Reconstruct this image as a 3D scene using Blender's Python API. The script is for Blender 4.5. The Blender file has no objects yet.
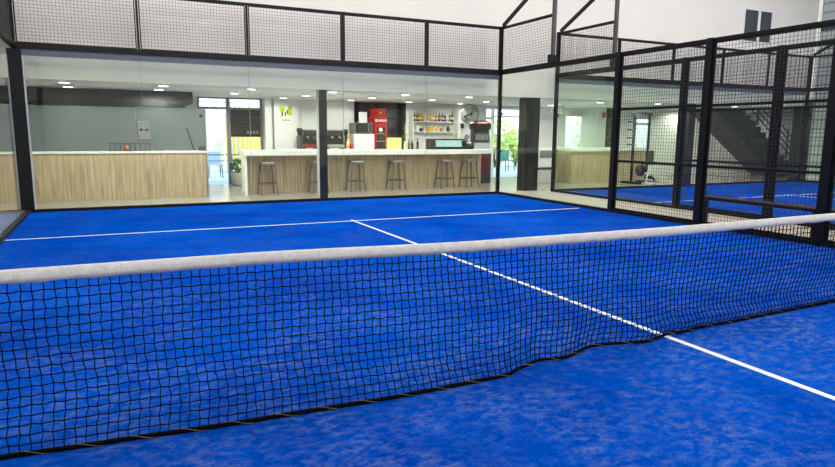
import bpy, bmesh, math, random
from mathutils import Vector, Matrix
random.seed(7)
sc = bpy.context.scene
COL = sc.collection
ZF = -0.004                      # concrete level, the turf lies on it

# ------------------------------------------------------------------ materials
def lin(c):
    c = c / 255.0
    return c / 12.92 if c <= 0.04045 else ((c + 0.055) / 1.055) ** 2.4
def rgb(r, g, b): return (lin(r), lin(g), lin(b), 1.0)

def base_mat(name):
    m = bpy.data.materials.new(name); m.use_nodes = True
    nt = m.node_tree
    return m, nt, nt.nodes, nt.links, nt.nodes['Principled BSDF']

def mat(name, col, rough=0.5, metal=0.0, var=0.06, scale=8.0, bump=0.0, bscale=60.0, spec=0.5, stretch=(1, 1, 1)):
    m, nt, N, L, P = base_mat(name)
    P.inputs['Roughness'].default_value = rough
    P.inputs['Metallic'].default_value = metal
    P.inputs['Specular IOR Level'].default_value = spec
    tc = N.new('ShaderNodeTexCoord'); mp = N.new('ShaderNodeMapping'); mp.inputs['Scale'].default_value = stretch
    L.new(tc.outputs['Object'], mp.inputs['Vector'])
    no = N.new('ShaderNodeTexNoise'); no.inputs['Scale'].default_value = scale; no.inputs['Detail'].default_value = 4
    L.new(mp.outputs[0], no.inputs['Vector'])
    cr = N.new('ShaderNodeValToRGB')
    a = [max(0, c * (1 - var)) for c in col[:3]] + [1]
    b = [min(1, c * (1 + var)) for c in col[:3]] + [1]
    cr.color_ramp.elements[0].color = a; cr.color_ramp.elements[1].color = b
    cr.color_ramp.elements[0].position = 0.3; cr.color_ramp.elements[1].position = 0.7
    L.new(no.outputs['Fac'], cr.inputs['Fac']); L.new(cr.outputs['Color'], P.inputs['Base Color'])
    if bump:
        n2 = N.new('ShaderNodeTexNoise'); n2.inputs['Scale'].default_value = bscale; n2.inputs['Detail'].default_value = 3
        L.new(mp.outputs[0], n2.inputs['Vector'])
        bp = N.new('ShaderNodeBump'); bp.inputs['Strength'].default_value = bump; bp.inputs['Distance'].default_value = 0.01
        L.new(n2.outputs['Fac'], bp.inputs['Height']); L.new(bp.outputs['Normal'], P.inputs['Normal'])
    return m

def turf_mat(name):
    m, nt, N, L, P = base_mat(name)
    P.inputs['Roughness'].default_value = 0.95; P.inputs['Specular IOR Level'].default_value = 0.0
    tc = N.new('ShaderNodeTexCoord')
    def noise(scale, detail, st=(1, 1, 1), rot=0):
        mp = N.new('ShaderNodeMapping'); mp.inputs['Scale'].default_value = st; mp.inputs['Rotation'].default_value = (0, 0, rot)
        L.new(tc.outputs['Object'], mp.inputs['Vector'])
        n = N.new('ShaderNodeTexNoise'); n.inputs['Scale'].default_value = scale; n.inputs['Detail'].default_value = detail
        n.inputs['Roughness'].default_value = 0.65
        L.new(mp.outputs[0], n.inputs['Vector']); return n
    def ramp(src, p0, p1, c0=(0, 0, 0, 1), c1=(1, 1, 1, 1)):
        r = N.new('ShaderNodeValToRGB'); e = r.color_ramp.elements
        e[0].position = p0; e[1].position = p1; e[0].color = c0; e[1].color = c1
        L.new(src.outputs['Fac'], r.inputs['Fac']); return r
    def mix(f, a, b, mode='MIX', fac=None):
        x = N.new('ShaderNodeMix'); x.data_type = 'RGBA'; x.blend_type = mode
        if f is not None: L.new(f, x.inputs['Factor'])
        else: x.inputs['Factor'].default_value = fac
        for s, k in ((a, 6), (b, 7)):
            if isinstance(s, tuple): x.inputs[k].default_value = s
            else: L.new(s, x.inputs[k])
        return x.outputs[2]
    big = ramp(noise(0.55, 4), 0.35, 0.68, rgb(*TURF_A), rgb(*TURF_B))
    sand = ramp(noise(11.0, 10, (1, 1.5, 1), 0.45), 0.44, 0.78)
    patch = ramp(noise(1.3, 4), 0.36, 0.64)
    mu = N.new('ShaderNodeMath'); mu.operation = 'MULTIPLY'
    L.new(sand.outputs['Color'], mu.inputs[0]); L.new(patch.outputs['Color'], mu.inputs[1])
    m2 = N.new('ShaderNodeMath'); m2.operation = 'MULTIPLY'; m2.inputs[1].default_value = 0.80
    L.new(mu.outputs[0], m2.inputs[0])
    mott = ramp(noise(30, 8, (1, 1.3, 1), 0.45), 0.32, 0.70, (0.66, 0.72, 0.80, 1), (1.28, 1.24, 1.16, 1))
    bc = mix(None, big.outputs['Color'], mott.outputs['Color'], 'MULTIPLY', 1.0)
    # sand thickens towards the near half; a darker tone there imitates weaker light
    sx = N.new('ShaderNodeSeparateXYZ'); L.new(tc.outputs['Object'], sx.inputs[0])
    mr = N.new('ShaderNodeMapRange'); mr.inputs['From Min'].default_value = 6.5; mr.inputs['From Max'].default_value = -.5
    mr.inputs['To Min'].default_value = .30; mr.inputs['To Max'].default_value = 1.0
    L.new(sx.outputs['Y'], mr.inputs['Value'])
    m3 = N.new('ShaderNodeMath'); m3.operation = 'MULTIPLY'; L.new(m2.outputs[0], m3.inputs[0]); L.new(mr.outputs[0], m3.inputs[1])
    near_dim = N.new('ShaderNodeMath'); near_dim.operation = 'MULTIPLY'; near_dim.inputs[1].default_value = .8; L.new(mr.outputs[0], near_dim.inputs[0])
    bc = mix(near_dim.outputs[0], bc, mix(None, bc, (.52, .62, .60, 1), 'MULTIPLY', 1.0))
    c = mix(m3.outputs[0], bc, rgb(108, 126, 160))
    fine = ramp(noise(170, 2), 0.3, 0.7, (0.8, 0.8, 0.8, 1), (1.15, 1.15, 1.15, 1))
    c = mix(None, c, fine.outputs['Color'], 'MULTIPLY', 1.0)
    L.new(c, P.inputs['Base Color'])
    n3 = noise(240, 2)
    bp = N.new('ShaderNodeBump'); bp.inputs['Strength'].default_value = 0.5; bp.inputs['Distance'].default_value = 0.01
    L.new(n3.outputs['Fac'], bp.inputs['Height']); L.new(bp.outputs['Normal'], P.inputs['Normal'])
    return m
TURF_A, TURF_B = (0, 64, 170), (0, 88, 204)

def wood_mat(name, c0, c1, c2):
    m, nt, N, L, P = base_mat(name)
    P.inputs['Roughness'].default_value = 0.55; P.inputs['Specular IOR Level'].default_value = 0.3
    tc = N.new('ShaderNodeTexCoord'); mp = N.new('ShaderNodeMapping'); mp.inputs['Scale'].default_value = (14, 14, 0.7)
    L.new(tc.outputs['Object'], mp.inputs['Vector'])
    no = N.new('ShaderNodeTexNoise'); no.inputs['Scale'].default_value = 1.6; no.inputs['Detail'].default_value = 6
    L.new(mp.outputs[0], no.inputs['Vector'])
    cr = N.new('ShaderNodeValToRGB'); e = cr.color_ramp.elements
    e[0].position = 0.28; e[0].color = c0; e[1].position = 0.72; e[1].color = c2
    k = e.new(0.5); k.color = c1
    L.new(no.outputs['Fac'], cr.inputs['Fac']); L.new(cr.outputs['Color'], P.inputs['Base Color'])
    return m

def glass_mat(name, tint=(0.93, 0.985, 0.96, 1), ior=1.45):
    m = bpy.data.materials.new(name); m.use_nodes = True
    nt = m.node_tree; N = nt.nodes; L = nt.links; N.clear()
    o = N.new('ShaderNodeOutputMaterial'); tr = N.new('ShaderNodeBsdfTransparent'); gl = N.new('ShaderNodeBsdfGlossy')
    fr = N.new('ShaderNodeFresnel'); mx = N.new('ShaderNodeMixShader')
    tr.inputs['Color'].default_value = tint; gl.inputs['Roughness'].default_value = 0.0; gl.inputs['Color'].default_value = (1, 1, 1, 1)
    fr.inputs['IOR'].default_value = ior
    ge = N.new('ShaderNodeNewGeometry'); cmb = N.new('ShaderNodeMath'); cmb.operation = 'SUBTRACT'; cmb.inputs[0].default_value = 1.0
    L.new(ge.outputs['Backfacing'], cmb.inputs[1])
    mu = N.new('ShaderNodeMath'); mu.operation = 'MULTIPLY'
    L.new(fr.outputs[0], mu.inputs[0]); L.new(cmb.outputs[0], mu.inputs[1])     # reflect at the outer faces only
    L.new(mu.outputs[0], mx.inputs[0]); L.new(tr.outputs[0], mx.inputs[1]); L.new(gl.outputs[0], mx.inputs[2])
    L.new(mx.outputs[0], o.inputs['Surface'])
    return m

def frosted_mat(name):
    m = bpy.data.materials.new(name); m.use_nodes = True
    nt = m.node_tree; N = nt.nodes; L = nt.links; N.clear()
    o = N.new('ShaderNodeOutputMaterial')
    tl = N.new('ShaderNodeBsdfTranslucent'); tl.inputs['Color'].default_value = rgb(186, 200, 204)
    df = N.new('ShaderNodeBsdfDiffuse'); df.inputs['Color'].default_value = rgb(138, 147, 148)
    gl = N.new('ShaderNodeBsdfGlossy'); gl.inputs['Roughness'].default_value = 0.25; gl.inputs['Color'].default_value = (.9, .95, 1, 1)
    a = N.new('ShaderNodeMixShader'); a.inputs[0].default_value = 0.45
    b = N.new('ShaderNodeMixShader'); b.inputs[0].default_value = 0.06
    L.new(tl.outputs[0], a.inputs[1]); L.new(df.outputs[0], a.inputs[2])
    L.new(a.outputs[0], b.inputs[1]); L.new(gl.outputs[0], b.inputs[2]); L.new(b.outputs[0], o.inputs['Surface'])
    return m

def emit_mat(name, col, s):
    m, nt, N, L, P = base_mat(name)
    P.inputs['Base Color'].default_value = col
    P.inputs['Emission Color'].default_value = col; P.inputs['Emission Strength'].default_value = s
    return m

def ribbed_mat(name, col, dark, freq, rough=0.5, axis='Z'):
    m, nt, N, L, P = base_mat(name)
    P.inputs['Roughness'].default_value = rough
    tc = N.new('ShaderNodeTexCoord'); w = N.new('ShaderNodeTexWave'); w.wave_type = 'BANDS'; w.bands_direction = axis; w.inputs['Scale'].default_value = freq
    L.new(tc.outputs['Object'], w.inputs['Vector'])
    cr = N.new('ShaderNodeValToRGB'); e = cr.color_ramp.elements
    e[0].position = 0.05; e[0].color = dark; e[1].position = 0.2; e[1].color = col
    L.new(w.outputs['Fac'], cr.inputs['Fac']); L.new(cr.outputs['Color'], P.inputs['Base Color'])
    bp = N.new('ShaderNodeBump'); bp.inputs['Strength'].default_value = 0.6; bp.inputs['Distance'].default_value = 0.02
    L.new(w.outputs['Fac'], bp.inputs['Height']); L.new(bp.outputs['Normal'], P.inputs['Normal'])
    return m

M = {}
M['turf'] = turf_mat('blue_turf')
M['line'] = mat('white_line_paint', rgb(204, 210, 214), 0.85, var=0.08, scale=40)
M['concrete'] = mat('beige_concrete', rgb(180, 170, 154), 0.55, var=0.08, scale=1.3, bump=0.05)
M['bar_floor'] = mat('pale_grey_floor', rgb(160, 153, 143), 0.22, var=0.05, scale=1.5)
M['white_wall'] = mat('white_wall_paint', rgb(240, 234, 222), 0.8, var=0.02, scale=0.6, bump=0.03)
M['bar_wall'] = mat('bar_white_paint', rgb(226, 228, 227), 0.7, var=0.02, scale=0.8)
M['grey_wall'] = mat('grey_wall_paint', rgb(150, 154, 154), 0.75, var=0.04, scale=0.8)
M['ceiling'] = mat('white_ceiling_paint', rgb(230, 230, 228), 0.8, var=0.02)
M['roof'] = mat('hall_roof_sheet', rgb(150, 152, 155), 0.7, var=0.05)
M['steel'] = mat('black_powder_coated_steel', rgb(7, 7, 9), 0.5, 0.0, var=0.15, scale=5, spec=0.3)
M['steel_grey'] = mat('dark_grey_steel', rgb(66, 67, 68), 0.5, 0.0, var=0.1, scale=4)
M['bulkhead'] = mat('dark_bulkhead_paint', rgb(48, 51, 52), 0.6, var=0.1, scale=1)
M['blue_grey'] = mat('blue_grey_band', rgb(84, 92, 104), 0.45, var=0.08)
M['wire'] = mat('dark_welded_wire', rgb(52, 50, 52), 0.5, var=0.1)
M['mast'] = mat('weathered_dark_mast', rgb(72, 70, 68), 0.5, var=0.2, scale=3)
M['column'] = mat('charcoal_column_paint', rgb(14, 16, 20), 0.55, var=0.1, scale=2, spec=0.35)
M['glass'] = glass_mat('clear_court_glass', (0.957, 0.993, 0.942, 1))
M['pane'] = glass_mat('window_glass', (0.95, 0.98, 0.98, 1))
M['glass_edge'] = mat('pale_green_glass_edge', rgb(150, 178, 170), 0.3)
M['frost'] = frosted_mat('frosted_screen_glass')
M['cord'] = mat('black_net_cord', rgb(3, 3, 4), 0.8, var=0.2, scale=50, spec=0.08)
M['tape'] = mat('white_net_tape', rgb(190, 189, 183), 0.8, var=0.1, scale=30, bump=0.35, bscale=90)
M['hem'] = mat('black_hem_cord', rgb(4, 4, 4), 0.9, var=0.4, scale=60, spec=0.08)
M['lace'] = mat('tan_lacing', rgb(112, 94, 70), 0.8, var=0.3, scale=40)
M['wood'] = wood_mat('light_oak_laminate', rgb(158, 136, 108), rgb(190, 168, 138), rgb(212, 192, 162))
M['wtop'] = mat('white_worktop', rgb(238, 238, 232), 0.35, var=0.02)
M['chrome'] = mat('brushed_steel', rgb(190, 188, 184), 0.3, 1.0, var=0.08, scale=12)
M['galv'] = mat('galvanised_stool_metal', rgb(122, 110, 98), 0.4, 0.4, var=0.1, scale=12)
M['black'] = mat('black_plastic', rgb(20, 21, 23), 0.4, var=0.1)
M['dgrey'] = mat('dark_grey_plastic', rgb(62, 64, 68), 0.45, var=0.1)
M['mgrey'] = mat('mid_grey_plastic', rgb(128, 130, 132), 0.5, var=0.06)
M['lgrey'] = mat('light_grey_plastic', rgb(196, 198, 200), 0.5, var=0.04)
M['white'] = mat('white_enamel', rgb(236, 238, 238), 0.4, var=0.02)
M['red'] = mat('red_enamel', rgb(196, 18, 26), 0.35, var=0.06)
M['dred'] = mat('dark_red_plastic', rgb(120, 18, 24), 0.4, var=0.06)
M['yellow'] = mat('yellow_plastic', rgb(232, 190, 40), 0.5, var=0.06)
M['orange'] = mat('orange_plastic', rgb(224, 110, 30), 0.5, var=0.06)
M['cream'] = mat('cream_render', rgb(240, 214, 112), 0.8, var=0.06, scale=2)
M['ext_white'] = mat('white_exterior_render', rgb(246, 246, 244), 0.8, var=0.02)
M['paving'] = mat('pale_blue_paving', rgb(170, 196, 224), 0.7, var=0.05, scale=3)
M['leaf'] = mat('green_leaves', rgb(168, 200, 84), 0.6, var=0.4, scale=9)
M['dleaf'] = mat('dark_green_leaves', rgb(58, 104, 44), 0.6, var=0.4, scale=9)
M['bark'] = mat('brown_stem', rgb(96, 76, 56), 0.8)
M['pot'] = mat('pale_grey_planter', rgb(188, 186, 180), 0.6, var=0.05)
M['soil'] = mat('dark_soil', rgb(50, 42, 36), 0.9)
M['teal'] = mat('teal_plastic', rgb(60, 130, 124), 0.5)
M['bluechair'] = mat('pale_blue_plastic', rgb(150, 176, 206), 0.5)
M['shutter'] = ribbed_mat('black_slatted_shutter', rgb(34, 36, 38), rgb(6, 6, 7), 5.2, 0.22)
M['cladding'] = ribbed_mat('pale_horizontal_cladding', rgb(190, 200, 196), rgb(150, 158, 156), 1.1, 0.6)
M['darkpane'] = mat('dark_tinted_pane', rgb(66, 70, 70), 0.12, var=0.1, scale=2)
M['teal_glass'] = mat('pale_teal_case_glass', rgb(160, 196, 196), 0.12, var=0.04)
M['fr_glass'] = mat('dark_fridge_glass', rgb(60, 58, 54), 0.1, var=0.3, scale=14)
M['poster'] = mat('poster_paper', rgb(232, 236, 214), 0.6)
M['lime'] = mat('poster_lime', rgb(176, 200, 40), 0.6, var=0.2)
M['olive'] = mat('poster_dark_olive', rgb(70, 84, 40), 0.6, var=0.2)
M['amber'] = mat('amber_bottle_glass', rgb(168, 100, 20), 0.12)
M['brown'] = mat('brown_bottle_glass', rgb(62, 32, 16), 0.12)
M['gold'] = mat('golden_bottle_glass', rgb(214, 164, 44), 0.12)
M['navy'] = mat('blue_bottle_glass', rgb(44, 44, 122), 0.12)
M['green'] = mat('green_bottle_glass', rgb(70, 104, 44), 0.12)
M['clear'] = mat('pale_bottle_glass', rgb(214, 216, 196), 0.12)
M['dark'] = mat('near_black_bottle_glass', rgb(24, 24, 22), 0.1)
M['cap'] = mat('gold_cap', rgb(180, 150, 70), 0.3, 0.6)
M['led'] = emit_mat('downlight_diffuser', (1, 0.97, 0.92, 1), 9.0)
M['roof_glow'] = emit_mat('added_roof_glow', (0.98, 0.99, 1, 1), 1.4)
M['glow'] = emit_mat('lit_yellow_sign', rgb(222, 226, 120), 0.5)
M['floodface'] = mat('floodlight_glass', rgb(220, 222, 224), 0.2)

# ------------------------------------------------------------------ geometry helpers
def wloc(o):
    v = Vector((0, 0, 0))
    while o is not None: v += o.location; o = o.parent
    return v

class MB:
    def __init__(s): s.bm = bmesh.new(); s.mi = 0
    def _add(s, vs, fs, smooth=False):
        v = [s.bm.verts.new(p) for p in vs]
        for f in fs:
            try:
                fa = s.bm.faces.new([v[i] for i in f]); fa.material_index = s.mi; fa.smooth = smooth
            except ValueError: pass
        return s
    def box(s, x0, y0, z0, x1, y1, z1, bev=0.0):
        if x0 > x1: x0, x1 = x1, x0
        if y0 > y1: y0, y1 = y1, y0
        if z0 > z1: z0, z1 = z1, z0
        b = min(bev, (x1 - x0) * .45, (y1 - y0) * .45, (z1 - z0) * .45)
        if b <= 0:
            vs = [(x, y, z) for x in (x0, x1) for y in (y0, y1) for z in (z0, z1)]
            return s._add(vs, [(0, 1, 3, 2), (4, 6, 7, 5), (0, 4, 5, 1), (2, 3, 7, 6), (0, 2, 6, 4), (1, 5, 7, 3)])
        t = bmesh.new(); bmesh.ops.create_cube(t, size=1)
        for v in t.verts: v.co = Vector(((x0 + x1) / 2 + v.co.x * (x1 - x0), (y0 + y1) / 2 + v.co.y * (y1 - y0), (z0 + z1) / 2 + v.co.z * (z1 - z0)))
        bmesh.ops.bevel(t, geom=list(t.edges), offset=b, segments=2, affect='EDGES', profile=0.6)
        s._merge(t); return s
    def _merge(s, t, smooth=False):
        t.verts.index_update()
        s._add([tuple(v.co) for v in t.verts], [[v.index for v in f.verts] for f in t.faces], smooth); t.free()
    def bar(s, p, q, w, h, up=(0, 0, 1)):
        p = Vector(p); q = Vector(q); d = (q - p).normalized(); u = Vector(up)
        if abs(d.dot(u)) > 0.99: u = Vector((0, 1, 0))
        a = d.cross(u).normalized() * w / 2; b = a.cross(d).normalized() * h / 2
        vs = [p - a - b, p + a - b, p + a + b, p - a + b, q - a - b, q + a - b, q + a + b, q - a + b]
        return s._add(vs, [(0, 3, 2, 1), (4, 5, 6, 7), (0, 1, 5, 4), (1, 2, 6, 5), (2, 3, 7, 6), (3, 0, 4, 7)])
    def tube(s, pts, r, seg=8, cap=True, smooth=True, closed=False):
        pts = [Vector(p) for p in pts]; n = len(pts); rings = []
        rr = r if isinstance(r, (list, tuple)) else [r] * n
        vs = []; fs = []; u = None
        for i, p in enumerate(pts):
            if closed: d = pts[(i + 1) % n] - pts[i - 1]
            else: d = pts[min(i + 1, n - 1)] - pts[max(i - 1, 0)]
            d.normalize()
            if u is None: u = Vector((0, 0, 1)) if abs(d.z) < 0.9 else Vector((1, 0, 0))
            u = (u - d * u.dot(d)); 
            if u.length < 1e-6: u = Vector((1, 0, 0)) - d * d.x
            u.normalize(); w = d.cross(u)
            for k in range(seg):
                a = 2 * math.pi * (k + .5) / seg
                vs.append(p + (u * math.cos(a) + w * math.sin(a)) * rr[i])
        m = n if closed else n - 1
        for i in range(m):
            j = (i + 1) % n
            for k in range(seg):
                l = (k + 1) % seg
                fs.append((i * seg + k, i * seg + l, j * seg + l, j * seg + k))
        if cap and not closed:
            fs.append(tuple(reversed(range(seg)))); fs.append(tuple((n - 1) * seg + k for k in range(seg)))
        return s._add(vs, fs, smooth)
    def cyl(s, p, q, r, seg=16, r2=None): return s.tube([p, q], [r, r if r2 is None else r2], seg)
    def lathe(s, prof, c, seg=14, smooth=True):
        vs = []; fs = []; n = len(prof)
        for (r, z) in prof:
            for k in range(seg):
                a = 2 * math.pi * k / seg
                vs.append((c[0] + r * math.cos(a), c[1] + r * math.sin(a), c[2] + z))
        for i in range(n - 1):
            for k in range(seg):
                l = (k + 1) % seg
                fs.append((i * seg + k, i * seg + l, (i + 1) * seg + l, (i + 1) * seg + k))
        fs.append(tuple(reversed(range(seg)))); fs.append(tuple((n - 1) * seg + k for k in range(seg)))
        return s._add(vs, fs, smooth)
    def prism(s, poly, axis, a, b):
        n = len(poly)
        def P(u, v, w): return {'y': (u, w, v), 'x': (w, u, v), 'z': (u, v, w)}[axis]
        vs = [P(u, v, a) for u, v in poly] + [P(u, v, b) for u, v in poly]
        fs = [tuple(range(n)), tuple(reversed(range(n, 2 * n)))] + [(i, n + i, n + (i + 1) % n, (i + 1) % n) for i in range(n)]
        return s._add(vs, fs)
    def build(s, name, m, parent=None, label=None):
        bmesh.ops.recalc_face_normals(s.bm, faces=list(s.bm.faces))
        me = bpy.data.meshes.new(name)
        if parent is not None: o0 = wloc(parent)
        else:
            xs = [v.co.x for v in s.bm.verts]; ys = [v.co.y for v in s.bm.verts]; zs = [v.co.z for v in s.bm.verts]
            o0 = Vector(((min(xs) + max(xs)) / 2, (min(ys) + max(ys)) / 2, min(zs)))
        bmesh.ops.translate(s.bm, verts=list(s.bm.verts), vec=-o0)
        s.bm.to_mesh(me); s.bm.free()
        for k in (m if isinstance(m, (list, tuple)) else [m]): me.materials.append(M[k])
        o = bpy.data.objects.new(name, me); COL.objects.link(o)
        if parent is not None: o.parent = parent
        else: o.location = o0
        if label: o['label'] = label
        return o

def tag(o, label, cat, group=None, kind=None):
    if label: o['label'] = label
    if cat: o['category'] = cat
    if group: o['group'] = group
    if kind: o['kind'] = kind
    return o
def thing(name, loc, label, cat, group=None, kind=None):
    o = bpy.data.objects.new(name, None); o.empty_display_size = 0.1
    COL.objects.link(o); o.location = loc
    return tag(o, label, cat, group, kind)
def struct(o, label=None, cat=None):
    o['kind'] = 'structure'
    if label: o['label'] = label
    o['category'] = cat or 'building'
    return o
def dup(o, loc, label, group=None):
    c = o.copy(); COL.objects.link(c); c.location = loc; c['label'] = label
    if group: c['group'] = group
    for ch in list(o.children):
        d = ch.copy(); COL.objects.link(d); d.parent = c
        for g in list(ch.children):
            e = g.copy(); COL.objects.link(e); e.parent = d
    return c
def tri(o):  # smooth-angle shading helper left to flat faces
    return o

# ------------------------------------------------------------------ setting: floors, walls, roofs
XL, XR, YN, YB, ZR = -9.0, 17.53, -14.0, 10.45, 8.0
YW = 15.0; XE = 23.0; ZC = 2.40
struct(MB().box(XL - .2, YN - .2, -.2, XE + .2, YB, ZF).build('floor', 'concrete'), 'beige concrete floor of the sports hall around the courts', 'floor')
struct(MB().box(XL - .2, YB, -.2, XE + .2, YW + .2, ZF).build('floor', 'bar_floor'), 'pale grey floor under the bar behind the glass', 'floor')
struct(MB().box(-14, YW + .2, -.2, 28, 30, ZF - .01).build('ground', 'paving'), 'pale blue paving outside the bar doors', 'ground')

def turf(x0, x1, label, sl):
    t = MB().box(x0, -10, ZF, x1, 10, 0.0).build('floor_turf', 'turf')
    struct(t, label, 'floor'); cx = (x0 + x1) / 2; w = .05
    MB().box(x0 + .03, sl - w / 2, 0.0005, x1 - (.16 if x0 < 0 else .03), sl + w / 2, 0.003).build('service_line', 'line', t)
    MB().box(x0 + .03, -6.95 - w / 2, 0.0005, x1 - .03, -6.95 + w / 2, 0.003).build('service_line', 'line', t)
    MB().box(cx - w / 2 + .03, -7.15, 0.0005, cx + w / 2 + .03, sl + .12, 0.0035).build('centre_line', 'line', t)
    return t
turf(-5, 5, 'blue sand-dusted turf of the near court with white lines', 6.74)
C2 = 6.7
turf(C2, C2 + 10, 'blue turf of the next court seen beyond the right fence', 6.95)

wb = MB()
wb.box(XL, YB, ZC, XR, YB + .2, ZR)
struct(wb.build('wall_back', 'white_wall'), 'white upper hall wall and fascia above the bar', 'wall')
struct(MB().box(XL - .2, YN, ZF, XL, YW, ZR).build('wall_left', 'grey_wall'), 'grey hall side wall out at the left', 'wall')
struct(MB().box(XL - .2, YN - .2, ZF, XE + .2, YN, ZR).build('wall_front', 'white_wall'), 'grey hall wall behind the camera', 'wall')
struct(MB().box(XR, YN, ZF, XR + .2, YB - .15, ZR).build('wall_right', 'cladding'), 'pale horizontally clad hall wall at the right edge', 'wall')
struct(MB().box(XR - .03, YB - 5, 4.86, XR - .001, YB - .15, 4.98).build('trim_1', 'steel_grey'), 'dark grey ledge across the right hall wall', 'trim')
struct(MB().box(XR + .2, YN, ZR - .2, XE + .2, YB + .2, ZR).build('ceiling', 'roof'), 'roof strip over the right side', 'ceiling')
struct(MB().box(XR + .2, YB, ZC + .2, XE + .2, YB + .2, ZR).build('wall_back', 'white_wall'), 'white wall above the stair recess, out at the right', 'wall')
struct(MB().box(XE, YN, ZF, XE + .2, YW, ZR).build('wall_right', 'grey_wall'), 'grey end wall of the stair recess', 'wall')
struct(MB().box(XL - .2, YN - .2, ZR, XE + .2, YB + .2, ZR + .15).build('ceiling', 'roof'), 'grey roof of the sports hall', 'ceiling')
struct(MB().box(XL, YB + .2, ZC, XE + .2, YW + .2, ZC + .2).build('ceiling', 'ceiling'), 'white bar ceiling with round downlights', 'ceiling')

# rear wall of the bar with its openings
OPEN = [(-1.42, 0.33, ZF, 2.40), (3.07, 4.76, .93, 2.38), (7.62, 9.85, ZF, 2.34), (11.0, 12.05, .85, 2.16), (14.3, 15.35, .85, 2.12)]
rw = MB(); xs = XL
for (a, b, z0, z1) in OPEN:
    rw.box(xs, YW, ZF, a, YW + .2, ZC)
    if z0 > .1: rw.box(a, YW, ZF, b, YW + .2, z0)
    if z1 < ZC - .001: rw.box(a, YW, z1, b, YW + .2, ZC)
    xs = b
rw.box(xs, YW, ZF, XE, YW + .2, ZC)
struct(rw.build('wall_rear', 'bar_wall'), 'white rear wall behind the bar', 'wall')
struct(MB().box(.33, 14.72, ZF, .50, YW, ZC).build('trim_2', 'bar_wall'), 'pale pier beside the shuttered door', 'trim')
struct(MB().box(.62, 14.86, ZF, 1.33, YW, ZC).build('trim_3', 'bar_wall'), 'projecting white wall panel carrying the poster', 'trim')
struct(MB().box(6.50, 14.7, ZF, 7.55, YW, ZC).build('trim_4', 'bar_wall'), 'projecting white wall panel carrying the fan', 'trim')
struct(MB().box(11.74, 14.2, ZF, 12.18, YW, ZC).build('trim_5', 'white'), 'white pier carrying the red sign', 'trim')
struct(MB().box(12.19, 14.2, ZF, 12.75, 14.9, ZC).build('trim_6', 'shutter'), 'dark slatted panel beside the white pier', 'trim')
# dark bulkhead over the reception
bk = MB().box(-8.9, 13.0, 2.12, -1.75, 14.9, 2.395); bk.mi = 1; bk.box(-8.9, 12.9, 2.03, -1.95, 13.0, 2.12)
struct(bk.build('trim_7', ['bulkhead', 'column']), 'dark bulkhead under the ceiling behind the reception screen', 'trim')
# recess walls around the stair
struct(MB().box(12.76, 14.2, ZF, 13.62, 14.3, ZC).box(13.62, 14.2, ZF, 14.30, 14.3, 1.0).box(13.62, 14.2, 2.03, 14.30, 14.3, ZC).box(14.30, 14.2, ZF, XE, 14.3, ZC).build('wall_recess', 'bar_wall'), 'pale wall behind the staircase', 'wall')
# columns
for x, lab in ((-5.10, 'charcoal square column at the left corner of the court'), (.685, 'charcoal square column between the stools in front of the bar'),
               (6.33, 'wide charcoal column beside the bright garden doorway'), (12.12, 'charcoal column behind the next court near the gym machine'),
               (17.36, 'charcoal column at the far right corner')):
    w = .12 if x < 0 else .09 if x < 1 else (.22 if x < 7 else .14)
    if x > 17: w = .12
    cm = MB().box(x - w, 10.46, ZF, x + w, 10.60 if 0 < x < 1 else 10.78, ZC - .001, .006).build('column', 'column')
    struct(cm, lab, 'column')
    if 0 < x < 1: MB().box(x - w - .012, 10.48, ZF, x - w, 10.64, ZC - .002).build('lit_side_strip', 'lgrey', cm, 'pale grey strip painting in the lit left side')  # pale strip puts the lit left face into the colour

# ------------------------------------------------------------------ courts: frames, glass, welded mesh
Z1, Z2 = 2.925, 3.965
GT = .012
def wire_panel(parent, axis, c, a0, a1, z0, z1, pitch=.057, r=.003):
    mb = MB()
    n = int(round((a1 - a0) / pitch)); m = int(round((z1 - z0) / pitch))
    for i in range(1, n):
        a = a0 + (a1 - a0) * i / n
        p, q = ((a, c, z0), (a, c, z1)) if axis == 'x' else ((c, a, z0), (c, a, z1))
        mb.tube([p, q], r, 4, cap=False, smooth=False)
    for j in range(1, m):
        z = z0 + (z1 - z0) * j / m
        p, q = ((a0, c + .004, z), (a1, c + .004, z)) if axis == 'x' else ((c + .004, a0, z), (c + .004, a1, z))
        mb.tube([p, q], r, 4, cap=False, smooth=False)
    return mb.build('wire_mesh', 'wire', parent)
def seg(axis, c, a0, a1, z0, z1, t):
    return (a0, c - t / 2, z0, a1, c + t / 2, z1) if axis == 'x' else (c - t / 2, a0, z0, c + t / 2, a1, z1)
def mesh_panel(axis, c, a0, a1, z0, z1, label, rails=(), group=None, fw=.03):
    mid = (a0 + a1) / 2
    root = thing('mesh_panel', ((mid, c, z0) if axis == 'x' else (c, mid, z0)), label, 'mesh panel', group)
    f = MB()
    f.box(*seg(axis, c, a0, a1, z0, z0 + fw, fw)); f.box(*seg(axis, c, a0, a1, z1 - fw, z1, fw))
    f.box(*seg(axis, c, a0, a0 + fw, z0 + fw, z1 - fw, fw)); f.box(*seg(axis, c, a1 - fw, a1, z0 + fw, z1 - fw, fw))
    f.build('frame', 'steel', root)
    for z in rails:
        MB().box(*seg(axis, c, a0 + fw, a1 - fw, z - .02, z + .02, fw)).build('cross_rail', 'steel', root)
    wire_panel(root, axis, c, a0 + fw, a1 - fw, z0 + fw, z1 - fw)
    return root
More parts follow.
